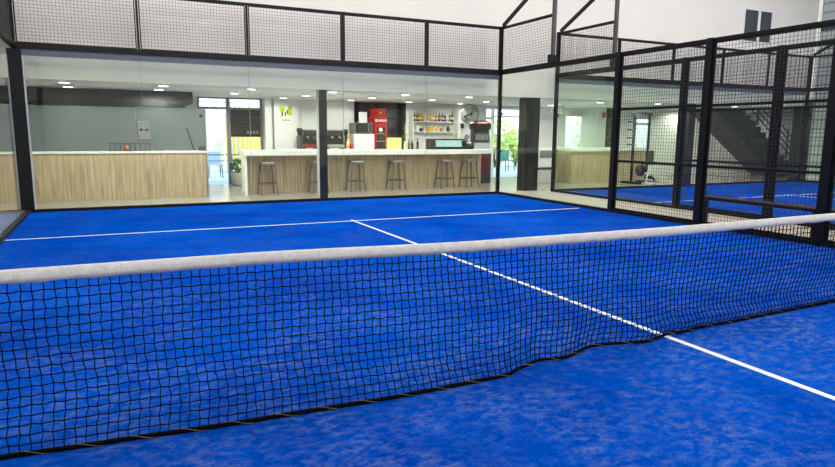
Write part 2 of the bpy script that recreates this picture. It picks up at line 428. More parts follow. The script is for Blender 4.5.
def glass_panel(axis, c, a0, a1, label, group):
    gb = MB(); gb.box(*seg(axis, c, a0 + .004, a1 - .004, .055, Z1 - .165, GT)); gb.mi = 1
    for a in ((a0 + .0015, a1 - .004) if a0 < 5 else ()): gb.box(*seg(axis, c, a, a + .0025, .055, Z1 - .165, GT * .8))
    g = gb.build('glass_sheet', ['glass', 'glass_edge'])
    return tag(g, label, 'glass panel', group)

def back_wall(x0, y, glabels, mlabels, flabel, gg, gm):
    xs = [x0 + 2 * i for i in range(6)]
    root = thing('steel_frame', (x0 + 5, y, 0), flabel, 'frame')
    MB().box(x0 - .04, y - .03, 0, x0 + 10.04, y + .05, .055).build('base_rail', 'steel', root)
    MB().box(x0 + .045, y - .03, Z1 - .055, x0 + 9.955, y + .05, Z1 + .045).build('head_rail', 'steel', root)
    MB().box(x0 + .045, y - .015, Z1 - .165, x0 + 9.955, y + .02, Z1 - .055).build('under_rail_band', 'blue_grey', root)  # blue-grey band filling the height between glass top and head rail
    MB().box(x0 + .045, y - .02, Z2 - .02, x0 + 9.955, y + .03, Z2 + .025).build('top_rail', 'steel', root)
    for i, x in enumerate(xs):
        if i in (0, 5):
            wide = x0 < 0 and i == 0
            if wide:
                MB().box(x - .11, y - .05, .056, x + .11, y + .12, Z1 - .06, .006).build('post', 'steel', root)
                MB().box(x - .034, y - .04, Z1 - .06, x + .034, y + .05, Z2 + .03).build('post', 'steel', root); continue
            p = MB().box(x - .034, y - .04, .055, x + .034, y + .05, Z2 + .03).build('post', 'steel', root)
            for z in (1.05, 1.95): MB().box(x - .055, y - .07, z - .03, x + .055, y - .041, z + .03, .005).build('glass_clamp', 'black', p)
        else:
            MB().box(x - .02, y - .02, Z1 + .045, x + .02, y + .03, Z2 - .02).build('post', 'steel', root)
    if x0 < 0: MB().box(x0 + .112, y - .012, .055, x0 + .135, y + .006, Z1 - .165).build('seal_strip', 'lgrey', root, 'pale vertical seal strip')
    for i in range(5):
        a0, a1 = xs[i], xs[i + 1]
        e0 = (.137 if x0 < 0 else .05) if i == 0 else 0; e1 = .05 if i == 4 else 0
        glass_panel('x', y, a0 + e0, a1 - e1, glabels[i], gg)
        mesh_panel('x', y + .004, a0 + (.047 if i == 0 else .032), a1 - (.047 if i == 4 else .032), Z1 + .047, Z2 - .022, mlabels[i], (), gm, .02)
    return root

def side_wall(x, glabels, hlabel, plabels, flabel, mlabel, slabel, yend, gg, gp, first_thick=True):
    root = thing('steel_frame', (x, 8, 0), flabel, 'frame')
    s = 1
    MB().box(x - .03, yend, 0, x + .05, 9.958, .055).build('base_rail', 'steel', root)
    MB().box(x - .03, 6.06, Z1 - .05, x + .05, 9.958, Z1 + .045).build('head_rail', 'steel', root)
    MB().box(x - .03, yend, Z1 + .0, x + .03, 5.94, Z1 + .045).build('head_rail', 'steel', root)
    MB().box(x - .02, 8.04, Z2 - .02, x + .03, 9.958, Z2 + .02).build('top_rail', 'steel', root)
    y = 6.0
    while y > yend - .01:
        MB().box(x - .055, y - .055, .056, x + .055, y + .055, Z1 + .05, .006).build('post', 'steel', root)
        y -= 2
    for i, (a0, a1) in enumerate(((8, 9.95), (6.06, 8))):
        if glabels[i]:
            g = MB().box(x - GT / 2, a0 + .004, .056, x + GT / 2, a1 - .004, Z1 - .051).build('glass_sheet', 'glass')
            tag(g, glabels[i], 'glass panel', gg)
    mesh_panel('y', x, 8.045, 9.95, Z1 + .047, Z2 - .022, hlabel, (), gp, .02)
    for (a0, a1), lab in plabels:
        mesh_panel('y', x, a0, a1, .058, Z1 - .002, lab, (.98, 1.94), gp, .035)
    mr = thing('light_mast', (x, 8, Z1 + .046), mlabel, 'light mast')
    MB().box(x - .035, 7.96, Z1 + .046, x + .035, 8.03, 6.0).build('pole', 'mast', mr)
    MB().box(x - .16, 7.9, Z1 + .046, x + .05, 7.959, Z1 + .2).build('bracket', 'steel', mr)
    MB().box(x - .32, 7.84, 6.0, x + .12, 8.16, 6.08, .01).build('floodlight_head', 'steel', mr)
    MB().bar((x, 9.93, Z2 + .045), (x, 8.035, 4.93), .055, .075).build('diagonal_stay', 'steel', mr)
    return root

back_wall(-5, 10.0,
    ['clear glass court panel in front of the reception counter, beside the left corner column',
     'clear glass court panel in front of the right end of the reception counter',
     'clear glass court panel in front of the garden door and shutter',
     'clear glass court panel in front of the microwave and red fridge',
     'clear glass court panel in front of the bottle shelves and fan'],
    ['welded mesh panel at the left end above the near court glass',
     'welded mesh panel above the glass facing the gap between reception and door',
     'middle welded mesh panel above the glass facing the garden door',
     'welded mesh panel above the glass facing the red fridge',
     'welded mesh panel above the glass facing the bottle shelves'],
    'black steel frame of the near court wall in front of the bar', 'back wall glass of the near court', 'mesh panels above the near court back wall')
side_wall(5.0, ['clear glass side panel of the near court beside the corner, before the charcoal column',
                'clear glass side panel of the near court in front of the far wooden counter'],
    'square welded mesh panel above the side glass of the near court, under its stay',
    [((4.06, 5.94), 'tall welded mesh fence panel of the near court next to the side glass'),
     ((2.06, 3.94), 'tall welded mesh fence panel of the near court in front of the black bench'),
     ((.06, 1.94), 'tall welded mesh fence panel of the near court at the right picture edge')],
    'black steel frame of the near court right fence', 'dark light mast with diagonal stay on the near court right wall', '', 0.0,
    'side glass of the near court', 'mesh panels of the near court right fence')
side_wall(-5.0, ['clear glass side panel at the left edge, reflecting the reception counter', 'clear glass side panel left of the picture, second from the corner'],
    'welded mesh panel above the left side glass', [],
    'black steel frame of the near court left wall', 'dark light mast on the near court left wall', '', 6.0,
    'left side glass of the near court', 'mesh panels of the left wall')
back_wall(C2, 10.0,
    ['clear glass panel of the next court in front of the far wooden counter',
     'clear glass panel of the next court in front of the gym machine',
     'clear glass panel of the next court behind the tall fence post, before the pale wall',
     'clear glass panel of the next court in front of the staircase top',
     'clear glass panel of the next court in front of the staircase foot'],
    ['welded mesh panel above the next court back wall, nearest its left corner',
     'welded mesh panel above the next court back wall, second from its left corner',
     'middle welded mesh panel above the next court back wall, left of the dark hall window',
     'welded mesh panel above the next court back wall, below the dark hall window',
     'welded mesh panel above the next court back wall, at its right corner'],
    'black steel frame of the next court back wall', 'back wall glass of the next court', 'mesh panels above the next court back wall')
side_wall(C2, ['clear glass side panel of the next court at its left corner', 'clear glass side panel of the next court beside its mesh fence'],
    'square welded mesh panel above the side glass of the next court, under its stay',
    [((4.06, 5.94), 'tall welded mesh fence panel of the next court next to its glass'),
     ((2.06, 3.94), 'tall welded mesh fence panel of the next court behind the black bench')],
    'black steel frame of the next court left fence', 'dark light mast with diagonal stay on the next court left wall', '', 2.0,
    'side glass of the next court', 'mesh panels of the next court left fence')
side_wall(C2 + 10, ['clear glass panel on the far right wall of the next court', 'clear glass panel on the far right wall of the next court, nearer the camera'],
    'welded mesh panel above the far right wall of the next court', [],
    'black steel frame of the far right wall of the next court', 'dark light mast on the far right wall of the next court', '', 6.0,
    'far right glass of the next court', 'mesh panels of the far right wall')

# bench between the two courts
b = thing('bench', (5.4, 2.9, ZF), 'long slim black bench between the two court fences', 'bench')
MB().box(5.2, .3, .42, 5.52, 4.27, .475, .02).build('seat', 'steel', b)
for y in (2.27, 4.235):
    MB().box(5.25, y - .03, ZF, 5.30, y + .03, .42).box(5.43, y - .03, ZF, 5.48, y + .03, .42).box(5.3, y - .02, .2, 5.43, y + .02, .24).build('leg', 'steel', b)
# dark brace at the top left corner
tag(MB().prism([(-5.05, 3.03), (-6.3, 4.62), (-6.3, 6.2), (-5.05, 4.62)], 'y', 10.2, 10.44).build('roof_brace', 'steel_grey'),
    'dark grey sloping steel brace at the top left corner', 'brace')

# ------------------------------------------------------------------ the net
def interp(tab, x):
    if x <= tab[0][0]: return tab[0][1]
    for (a, u), (b_, v) in zip(tab, tab[1:]):
        if x <= b_:
            t = (x - a) / (b_ - a); t = t * t * (3 - 2 * t) * .5 + t * .5
            return u + (v - u) * t
    return tab[-1][1]
YBOT = [(-5, 0), (-4.1, -.01), (-3.7, -.05), (-3.02, -.11), (-2.2, -.15), (-1.53, -.14), (-1.33, -.10), (-1.17, -.05), (-1.0, -.05), (-.68, .035), (-.45, -.01), (-.25, -.015), (0, .02), (.2, .045), (.43, .07), (.8, .07), (1.14, .085), (1.6, .10), (2.2, .11), (3, .10), (4, .06), (5, 0)]
ZTOP = [(-5, .86), (-4.05, .865), (-3.02, .862), (-1.6, .832), (0, .825), (1.87, .832), (3.4, .86), (5, .90)]
NX, NZ = 222, 18
XS = [-4.96 + 9.92 * i / NX for i in range(NX + 1)]
def zb(x): return .012 + (.02 * (1 + math.sin(x * 9)) * .5 if -1.4 < x < .1 else 0)
def node(x, t):
    bul = (1 - t) ** 1.7
    zt = interp(ZTOP, x) - .058
    z = zb(x) + (zt - zb(x)) * t
    slack = .02 * math.sin(t * math.pi) * math.sin(x * 1.7 + 1.0)
    gather = 0
    if x > -.6: gather = -.05 * math.exp(-((t - .09) / .07) ** 2) * min(1, (x + .6) / .6) * max(0, 1 - max(0, x - 2.5) / 2)
    return Vector((x + .012 * math.sin(t * 9 + x * 2.1) * (1 - t), interp(YBOT, x) * bul + slack + gather, z))
rn = random.Random(3)
grid = [[node(x, j / NZ) + Vector((rn.uniform(-.002, .002), rn.uniform(-.002, .002), rn.uniform(-.0015, .0015))) * (0 if j in (0, NZ) else 1) for j in range(NZ + 1)] for x in XS]
net = thing('padel_net', (0, 0, 0), 'black court net with a white top band sagging across the blue turf', 'net')
nm = MB()
R = .0032
for i in range(NX + 1):
    pts = []
    for j in range(NZ + 1):
        p = grid[i][j]
        pts.append(p + Vector((.0032 * (1 if (i + j) % 2 else -1), 0, 0)) * (0 if j in (0, NZ) else 1))
    nm.tube(pts, R, 4, cap=False)
for j in range(1, NZ):
    nm.tube([grid[i][j] + Vector((0, .001, .0025 * (1 if (i + j) % 2 else -1))) for i in range(NX + 1)], R, 4, cap=False)
nm.build('netting', 'cord', net)
tb = MB(); n = 120; prof = [(-.007, -.062), (-.009, -.04), (-.007, -.002), (0, .002), (.007, -.002), (.009, -.04), (.007, -.062)]
vs = []; fs = []
for i in range(n + 1):
    x = -4.97 + 9.94 * i / n; z = interp(ZTOP, x)
    wob = .0025 * math.sin(x * 23) + .002 * math.sin(x * 51 + 1)
    for (dy, dz) in prof: vs.append((x, dy * (1 + .15 * math.sin(x * 37)) + .02 * math.sin(math.pi) , z + dz + (wob if dz < -.05 else 0)))
k = len(prof)
for i in range(n):
    for a in range(k - 1): fs.append((i * k + a, i * k + a + 1, (i + 1) * k + a + 1, (i + 1) * k + a))
    fs.append((i * k + k - 1, i * k, (i + 1) * k, (i + 1) * k + k - 1))
tb._add(vs, fs, True); band = tb.build('top_band', 'tape', net)
hm = MB(); hm.tube([grid[i][0] + Vector((0, 0, .002)) for i in range(NX + 1)], .0115, 6)
hem = hm.build('hem_cord', 'hem', net)
lc = MB(); hp = []
for i in range(NX):
    for k in range(4):
        q = grid[i][0].lerp(grid[i + 1][0], k / 4); an = (i + k / 4) * 2 * math.pi / 5
        hp.append(q + Vector((0, 0.0122 * math.cos(an), .002 + 0.0122 * math.sin(an))))
lc.tube(hp, .0016, 4); lc.build('lacing', 'lace', hem)
for sx in (-1, 1):
    p = MB(); p.box(sx * 5.0 - .03, -.04, 0, sx * 5.0 + .03, .04, .93, .008).box(sx * 5 - .03, -.09, 0, sx * 5 + .03, .09, .012)
    p.build('post', 'steel', net)

# ------------------------------------------------------------------ the window high in the hall wall
w = thing('window_1', (14.6, YB, 4.28), 'dark two-pane window high in the white hall wall', 'window', kind='structure')
MB().box(13.97, YB - .03, 4.31, 15.27, YB, 4.35).box(13.97, YB - .03, 5.26, 15.27, YB, 5.30).box(13.97, YB - .03, 4.35, 14.01, YB, 5.26).box(15.23, YB - .03, 4.35, 15.27, YB, 5.26).box(14.60, YB - .03, 4.35, 14.71, YB, 5.26).build('frame', 'white', w)
MB().box(14.01, YB - .012, 4.35, 14.60, YB - .001, 5.26).build('pane', 'darkpane', w)
MB().box(14.71, YB - .012, 4.35, 15.23, YB - .001, 5.26).build('pane', 'darkpane', w)

# ------------------------------------------------------------------ downlights
def downlight(x, y, label, power=1.0, first=[None]):
    if first[0] is None:
        r = thing('downlight', (x, y, ZC), label, 'ceiling light', 'round ceiling downlights')
        MB().lathe([(.085, -.001), (.12, -.001), (.125, -.012), (.112, -.016), (.085, -.012)], (x, y, ZC), 20).build('ring', 'white', r)
        MB().lathe([(.0, -.004), (.096, -.004), (.09, -.0165), (.0, -.018)], (x, y, ZC), 20).build('diffuser', 'led', r)
        first[0] = r; o = r
    else: o = dup(first[0], (x, y, ZC), label)
    ld = bpy.data.lights.new('downlight_beam', 'SPOT'); ld.energy = DL_W * power; ld.spot_size = math.radians(172); ld.spot_blend = .35
    ld.shadow_soft_size = .09; ld.color = (1, .96, .90)
    lo = bpy.data.objects.new('downlight_beam', ld); COL.objects.link(lo); lo.location = (x, y, ZC - .05)
    return o
DL_W = 80
front = [(-4.33, 'over the left end of the reception counter'), (-2.53, 'over the right part of the reception counter'), (-.74, 'over the left end of the bar counter'),
         (1.1, 'just right of the middle charcoal column'), (2.95, 'above the stools before the microwave'), (4.75, 'above the stools before the bottle shelves')]
for x, s in front: downlight(x, 11.05, 'round white downlight in the front row, ' + s)
rear = [(-.8, 'inside the garden door passage'), (.97, 'above the first coffee machine'), (2.78, 'above the microwave'), (4.58, 'above the bottle shelves'), (6.35, 'above the slot machine')]
for x, s in rear: downlight(x, 12.8, 'round white downlight in the second row, ' + s)
for x, sx in ((.75, 'beside the poster'), (2.7, 'over the back counter and microwave'), (4.55, 'close to the bottle shelves'), (6.3, 'close to the wall fan')): downlight(x, 14.25, 'round white downlight in the rearmost row, ' + sx, .34)
downlight(-4.33, 12.45, 'round white downlight behind the reception screen at its left end', .08); downlight(-2.53, 12.45, 'round white downlight behind the reception screen at its right end', 1.5)
for x, y, s in [(9.3, 11.3, 'over the front of the far wooden counter'), (9.3, 13.6, 'behind the far wooden counter'), (11.14, 10.9, 'above the gym machine'), (14.5, 10.9, 'above the staircase top'), (13.6, 12.2, 'in front of the pale stair wall'), (15.6, 13.75, 'added to light the wall behind the upper stair flight'), (18.6, 13.7, 'added to light the wall behind the foot of the stairs')]:  # two lamps behind the stairs are added to brighten the recess wall
    downlight(x, y, 'round white downlight ' + s)

# ------------------------------------------------------------------ reception (left)
r = thing('reception_counter', (-4.0, 12.1, ZF), 'long light wood reception counter behind the left of the glass wall', 'counter')
MB().box(-8.4, 11.97, ZF, -1.64, 12.33, .985).build('front_panel', 'wood', r)
MB().box(-8.45, 11.94, .985, -1.60, 12.36, 1.03, .006).build('worktop', 'wtop', r)
s = thing('glass_screen', (-4, 12.42, ZF), 'grey frosted glass screen standing behind the reception counter', 'screen')
for a, b_ in ((-8.4, -6.1), (-6.09, -3.05), (-3.04, -1.57)):
    MB().box(a, 12.40, ZF, b_, 12.42, 1.99).build('pane', 'frost', s)
MB().box(-1.57, 12.385, ZF, -1.54, 12.435, 2.0).build('end_post', 'lgrey', s)
MB().cyl((-1.66, 12.399, 1.83), (-1.66, 12.388, 1.83), .035, 18).build('disc_fitting', 'dgrey', s)
bx = thing('switch_box', (-2.86, 12.39, 1.28), 'pale switch box on the frosted reception screen', 'box')
MB().box(-3.02, 12.345, 1.28, -2.76, 12.398, 1.68, .01).build('cover', 'mgrey', bx)
for x in (-2.95, -2.83): MB().cyl((x, 12.345, 1.5), (x, 12.33, 1.5), .03, 14).build('knob', 'black', bx)
tag(MB().cyl((-1.86, 12.24, 1.047), (-1.99, 12.375, 1.55), .016, 10).build('rod', 'dgrey'), 'slim dark rod leaning against the reception screen', 'rod')
pb = MB().box(-1.76, 12.12, 1.031, -1.62, 12.22, 1.13, .008); tag(pb.build('card_reader', 'dgrey'), 'small dark box on the right end of the reception counter', 'box')
tag(MB().box(-2.66, 12.10, 1.031, -2.52, 12.2, 1.10, .008).build('tape_dispenser', 'mgrey'), 'low grey box on the reception counter below the switch box', 'box')
dsk = thing('desk_organiser', (-3.2, 12.2, 1.031), 'low dark wire rack on the reception counter', 'rack')
f = MB()
for x in [-3.6 + .1 * i for i in range(9)]: f.bar((x, 12.15, 1.031), (x, 12.15, 1.19), .012, .012)
f.box(-3.62, 12.14, 1.185, -2.78, 12.16, 1.2).box(-3.62, 12.14, 1.031, -2.78, 12.3, 1.04); f.build('frame', 'dgrey', dsk)
tag(MB().lathe([(0, 0), (.05, 0), (.055, .06), (.04, .1), (0, .11)], (-3.28, 12.23, 1.041), 14).build('orange_pot', 'orange'), 'small orange pot in the wire rack on the reception counter', 'pot')
# ------------------------------------------------------------------ bar counter and stools
r = thing('bar_counter', (2.3, 12.2, ZF), 'long light wood bar counter with a thick white worktop', 'counter')
MB().prism([(-.76, 12.12), (5.72, 12.12), (6.10, 12.60), (6.10, 12.86), (5.9, 12.86), (5.5, 12.42), (-.76, 12.42)], 'z', ZF, .925).build('front_panel', 'wood', r)
MB().prism([(-.83, 11.70), (5.84, 11.70), (6.18, 12.2), (6.18, 12.9), (5.8, 12.9), (5.45, 12.50), (-.83, 12.50)], 'z', .925, 1.035).build('worktop', 'wtop', r)
MB().box(-.83, 11.74, ZF, -.765, 12.10, .925).build('end_panel', 'wtop', r)

def stool(loc, label):
    r = thing('bar_stool', loc, label, 'bar stool', 'metal stools along the bar counter')
    X, Y, Z = loc
    mb = MB(); mb.box(X - .16, Y - .16, Z + .745, X + .16, Y + .16, Z + .772, .012); mb.box(X - .145, Y - .145, Z + .715, X + .145, Y + .145, Z + .745)
    mb.build('seat', 'chrome', r)
    for sx in (-1, 1):
        for sy in (-1, 1):
            l = MB(); l.bar((X + sx * .135, Y + sy * .135, Z + .73), (X + sx * .2, Y + sy * .2, Z), .028, .028); l.build('leg', 'galv', r)
    zt = .27; e = .135 + .065 * (1 - zt / .73)
    for ax in (0, 1):
        for sg in (-1, 1):
            l = MB()
            if ax == 0: l.bar((X - e, Y + sg * e, Z + zt), (X + e, Y + sg * e, Z + zt), .012, .03)
            else: l.bar((X + sg * e, Y - e, Z + zt), (X + sg * e, Y + e, Z + zt), .012, .03)
            l.build('foot_rail', 'galv', r)
    return r
SX = [(-.27, 'nearest the white end of the bar counter'), (.98, 'half hidden behind the middle charcoal column'), (1.95, 'just right of the middle charcoal column'),
      (3.07, 'below the red fridge'), (4.50, 'below the glass display case'), (5.27, 'at the right end of the bar counter')]
st0 = stool((SX[0][0], 11.86, ZF), 'grey metal bar stool ' + SX[0][1])
for x, l in SX[1:]: dup(st0, (x, 11.86, ZF), 'grey metal bar stool ' + l)

# ------------------------------------------------------------------ behind the bar
bc = thing('back_counter', (3.7, 14.5, ZF), 'white back counter along the wall behind the bar, carrying the coffee machines', 'counter')
MB().box(.6, 14.12, ZF, 2.70, 14.7, .97).build('body', 'white', bc); MB().box(.58, 14.08, .97, 2.70, 14.72, 1.01).build('worktop', 'wtop', bc)

def coffee(x, y, z, w, label, redbase):
    r = thing('coffee_machine', (x, y, z), label, 'coffee machine')
    MB().box(x - w / 2, y - .2, z + .03, x + w / 2, y + .2, z + .12, .01).build('drip_tray', 'dred' if redbase else 'chrome', r)
    MB().box(x - w / 2, y - .02, z + .12, x + w / 2, y + .2, z + .42, .01).build('body', 'black', r)
    MB().box(x - w / 2, y - .2, z + .36, x + w / 2, y + .2, z + .52, .02).build('head', 'black', r)
    for k in (-1, 1):
        g = MB(); g.cyl((x + k * w * .22, y - .13, z + .36), (x + k * w * .22, y - .13, z + .30), .035, 12); g.bar((x + k * w * .22, y - .13, z + .315), (x + k * w * .22, y - .27, z + .30), .022, .022); g.build('group_head', 'chrome', r)
    for k in (-1, 1):
        l = MB(); l.box(x + k * w * .45 - .02, y - .18, z, x + k * w * .45 + .02, y + .18, z + .03); l.build('foot', 'black', r)
    MB().box(x - w * .4, y - .17, z + .52, x + w * .4, y + .17, z + .545).build('cup_rail', 'chrome', r)
    MB().tube([(x + w * .46, y - .2, z + .38), (x + w * .47, y - .23, z + .3), (x + w * .46, y - .2, z + .16)], .01, 6).build('steam_wand', 'chrome', r)
    return r
coffee(1.50, 14.4, 1.01, .42, 'black coffee machine with a red drip tray left of the middle column', True)
coffee(2.24, 14.4, 1.01, .5, 'wide black coffee machine right of the middle column', False)
gr = thing('coffee_grinder', (1.20, 14.3, 1.01), 'dark coffee grinder with a hopper left of the red trayed coffee machine', 'grinder')
MB().box(1.14, 14.2, 1.01, 1.25, 14.42, 1.38, .015).build('body', 'dgrey', gr)
MB().lathe([(.05, 0), (.085, .14), (.085, .2), (.0, .21)], (1.195, 14.3, 1.38), 14).build('hopper', 'black', gr)
g2 = thing('coffee_grinder', (2.6, 14.5, 1.01), 'black coffee grinder beside the wide coffee machine', 'grinder')
MB().box(2.55, 14.45, 1.01, 2.67, 14.62, 1.36, .015).build('body', 'dgrey', g2)
MB().lathe([(.045, 0), (.085, .12), (.09, .2), (.0, .21)], (2.61, 14.53, 1.36), 14).build('hopper', 'black', g2)

def bottle(x, y, z, h, r, m, label, group, cap='cap', lm='clear'):
    o = thing('bottle', (x, y, z), label, 'bottle', group)
    MB().lathe([(r * .9, 0), (r, .01 * h), (r, .58 * h), (r * .75, .66 * h), (r * .36, .74 * h), (r * .33, .93 * h), (0, .93 * h)], (x, y, z), 12).build('body', m, o)
    MB().lathe([(r * .4, .93 * h), (r * .4, h), (0, h)], (x, y, z), 10).build('cap', cap, o)
    if lm: MB().lathe([(r * 1.02, .2 * h), (r * 1.02, .45 * h)], (x, y, z), 12).build('paper_label', lm, o)
    return o
bottle(2.63, 14.29, 1.01, .40, .05, 'gold', 'tall yellow bottle between the coffee machine and the microwave', 'drinks by the microwave', 'yellow', 'yellow')
bottle(2.55, 14.13, 1.01, .30, .045, 'clear', 'pale bottle with a yellow band left of the tall yellow bottle', 'drinks by the microwave', 'orange', 'yellow')
tag(MB().lathe([(0, 0), (.045, 0), (.05, .1), (.05, .16), (0, .17)], (2.65, 14.13, 1.01), 12).build('red_cup', 'red'), 'small red cup in front of the tall yellow bottle', 'cup')

# white cabinet, microwave, carton
c = thing('undercounter_fridge', (3.12, 14.5, ZF), 'white fridge cabinet under the microwave', 'fridge')
MB().box(2.78, 14.25, ZF, 3.42, 14.8, 1.44, .01).build('body', 'white', c)
MB().box(2.785, 14.225, .03, 3.415, 14.248, 1.43, .008).build('door', 'white', c)
MB().box(3.36, 14.2, .75, 3.38, 14.224, 1.05).build('handle', 'lgrey', c)
m = thing('microwave', (3.1, 14.5, 1.44), 'grey microwave on the white fridge cabinet', 'microwave')
MB().box(2.80, 14.22, 1.455, 3.36, 14.72, 1.76, .01).build('body', 'mgrey', m)
MB().box(2.83, 14.20, 1.475, 3.20, 14.219, 1.745, .004).build('door', 'black', m)
MB().box(3.235, 14.205, 1.475, 3.345, 14.219, 1.745).build('control_panel', 'dgrey', m)
MB().box(3.205, 14.185, 1.5, 3.222, 14.204, 1.72).build('handle', 'chrome', m)
for x in (2.84, 3.32): MB().box(x - .02, 14.3, 1.44, x + .02, 14.68, 1.455).build('foot', 'black', m)
tag(MB().box(3.03, 14.38, 1.761, 3.25, 14.5, 2.07, .004).build('carton', 'white'), 'white carton standing on the microwave', 'carton')
# red drinks fridge
f = thing('drinks_fridge', (3.66, 14.55, ZF), 'slim red drinks fridge with a glass door', 'fridge')
MB().box(3.44, 14.32, ZF, 3.86, 14.85, 1.72, .01).build('cabinet', 'red', f)
hd = MB().box(3.44, 14.29, 1.72, 3.86, 14.85, 1.93, .01).build('header', 'red', f)
t = MB(); t.box(3.47, 14.283, 1.79, 3.54, 14.289, 1.87)
x = 3.57
for wd in (.05, .03, .05, .04, .05): t.box(x, 14.283, 1.80, x + wd, 14.289, 1.86); x += wd + .008
t.build('lettering', 'white', hd)
dr = MB().box(3.46, 14.295, .12, 3.84, 14.319, 1.70, .004).build('door', 'red', f)
MB().box(3.515, 14.288, .2, 3.785, 14.294, 1.64).build('glass', 'fr_glass', dr)
MB().cyl((3.64, 14.2879, 1.56), (3.64, 14.284, 1.56), .06, 16).build('sticker', 'poster', dr)
MB().box(3.80, 14.27, .8, 3.82, 14.294, 1.3).build('handle', 'chrome', dr)
sh = MB()
for z in (1.0, 1.22, 1.44): sh.box(3.52, 14.285, z, 3.78, 14.2875, z + .012)
sh.build('shelf_edge', 'lgrey', dr)
cb = thing('cool_box', (3.56, 14.55, 1.931), 'red cool box on top of the slim red fridge', 'box')
MB().box(3.47, 14.36, 1.931, 3.84, 14.75, 2.12, .02).build('body', 'red', cb); MB().box(3.46, 14.35, 2.12, 3.85, 14.76, 2.18, .02).build('lid', 'red', cb)
MB().box(3.62, 14.346, 2.05, 3.70, 14.359, 2.08).build('latch', 'yellow', cb)
# shuttered window 2
w = thing('window_2', (3.9, YW, .93), 'rear window with a black roller shutter partly raised over yellow light', 'window', kind='structure')
MB().box(3.07, 14.94, .93, 3.15, YW + .1, 2.38).box(4.68, 14.94, .93, 4.76, YW + .1, 2.38).box(3.15, 14.94, 2.26, 4.68, YW + .1, 2.38).box(3.15, 14.94, .93, 4.68, YW + .1, .97).build('frame', 'steel', w)
sl = MB(); z = 1.36
while z < 2.25: sl.box(3.15, 15.0, z, 4.68, 15.02, z + .050, .006); z += .056
sl.box(3.15, 15.021, 1.34, 4.68, 15.03, 2.27); sl.build('shutter', 'shutter', w)
MB().box(3.15, 14.985, 1.325, 4.68, 15.03, 1.358).build('bottom_bar', 'black', w)

# wall shelves with bottles and jars
sx0, sx1 = 4.92, 6.46
shf = thing('wall_shelf', (5.7, 14.88, 1.45), 'white two-board wall shelf holding the bottles', 'shelf')
MB().box(sx0, 14.72, 1.815, sx1, 14.995, 1.84).build('board', 'white', shf)
MB().box(sx0, 14.72, 1.50, sx1, 14.995, 1.525).build('board', 'white', shf)
MB().box(sx0 - .03, 14.72, .9, sx0, 14.995, 2.05).build('upright', 'white', shf)
kinds = [('brown', .27, 'dark brown', 'gold_'), ('dark', .25, 'near black', 0), ('amber', .27, 'amber', 0), ('amber', .24, 'short amber', 0), ('clear', .28, 'pale clear', 0), ('clear', .22, 'short pale', 0),
         ('gold', .29, 'tall golden', 0), ('gold', .25, 'golden', 0), ('amber', .23, 'squat amber', 0), ('dark', .27, 'black', 0), ('navy', .27, 'dark blue', 0), ('navy', .24, 'short dark blue', 0), ('clear', .24, 'pale yellowish', 0), ('green', .27, 'green', 0), ('dark', .30, 'tall black', 0)]
ords = ['first', 'second', 'third', 'fourth', 'fifth', 'sixth', 'seventh', 'eighth', 'ninth', 'tenth', 'eleventh', 'twelfth', 'thirteenth', 'fourteenth', 'fifteenth']
for i, (mm, h, nm_, _) in enumerate(kinds):
    x = sx0 + .07 + i * .098 + random.uniform(-.012, .012)
    bottle(x, 14.84 + random.uniform(-.03, .03), 1.841, h * 1.12, .04 + .006 * (i % 3 == 0), mm, nm_ + ' bottle on the upper bar shelf, ' + ords[i] + ' from the left', 'bottles on the upper bar shelf',
           'black' if mm in ('gold', 'clear') else 'cap', 'clear' if i % 2 == 0 else ('gold' if mm != 'gold' else 'white'))
jk = [('white', .17, .055, 'round white'), ('black', .10, .05, 'black'), ('clear', .09, .05, 'pale'), ('gold', .12, .05, 'golden'), ('gold', .13, .045, 'tall golden'), ('cream', .15, .05, 'cream'), ('clear', .12, .05, 'clear'), ('amber', .10, .045, 'amber'), ('lgrey', .13, .05, 'light grey'), ('dark', .15, .045, 'dark'), ('clear', .11, .045, 'short clear')]
for i, (mm, h, rr, nm_) in enumerate(jk):
    h *= 1.25
    x = sx0 + .2 + i * .12 + random.uniform(-.01, .01)
    o = thing('jar', (x, 14.85, 1.526), nm_ + ' jar on the lower bar shelf, ' + ords[i] + ' from the left', 'jar', 'jars on the lower bar shelf')
    MB().lathe([(rr * .9, 0), (rr, .01), (rr, h * .8), (rr * .8, h * .88), (0, h * .88)], (x, 14.85, 1.526), 12).build('body', mm, o)
    MB().lathe([(rr * .82, h * .88), (rr * .82, h), (0, h)], (x, 14.85, 1.526), 12).build('lid', ['cap', 'white', 'black'][i % 3], o)
# bottles standing on the bar worktop
for i, (x, h, mm, lab) in enumerate([(3.92, .30, 'dark', 'dark slim bottle on the bar worktop, left of the pair by the display case'), (3.76, .26, 'dark', 'dark slim bottle on the bar worktop, right beside the vase'), (3.66, .27, 'green', 'green bottle on the bar worktop, left of the two dark bottles')]):
    bottle(x, 12.35, 1.036, h, .032, mm, lab, 'bottles on the bar worktop', 'black', None)
v = thing('vase', (3.56, 12.38, 1.036), 'slim pale vase with a tall green stem on the bar worktop', 'vase')
MB().lathe([(.03, 0), (.04, .02), (.035, .12), (.02, .2), (.024, .22), (0, .22)], (3.56, 12.38, 1.036), 12).build('body', 'clear', v)
vb = MB(); vb.tube([(3.56, 12.38, 1.2), (3.57, 12.38, 1.5), (3.55, 12.38, 1.72)], .006, 5)
for k in range(10):
    z = 1.32 + .04 * k; a = k * 2.4
    vb._add([(3.56, 12.38, z), (3.56 + .05 * math.cos(a), 12.38 + .05 * math.sin(a), z + .045), (3.56 + .075 * math.cos(a + .2), 12.38 + .075 * math.sin(a + .2), z + .06), (3.56 + .05 * math.cos(a + .5), 12.38 + .05 * math.sin(a + .5), z + .03)], [(0, 1, 2, 3)])
vb.build('stem', 'leaf', v)

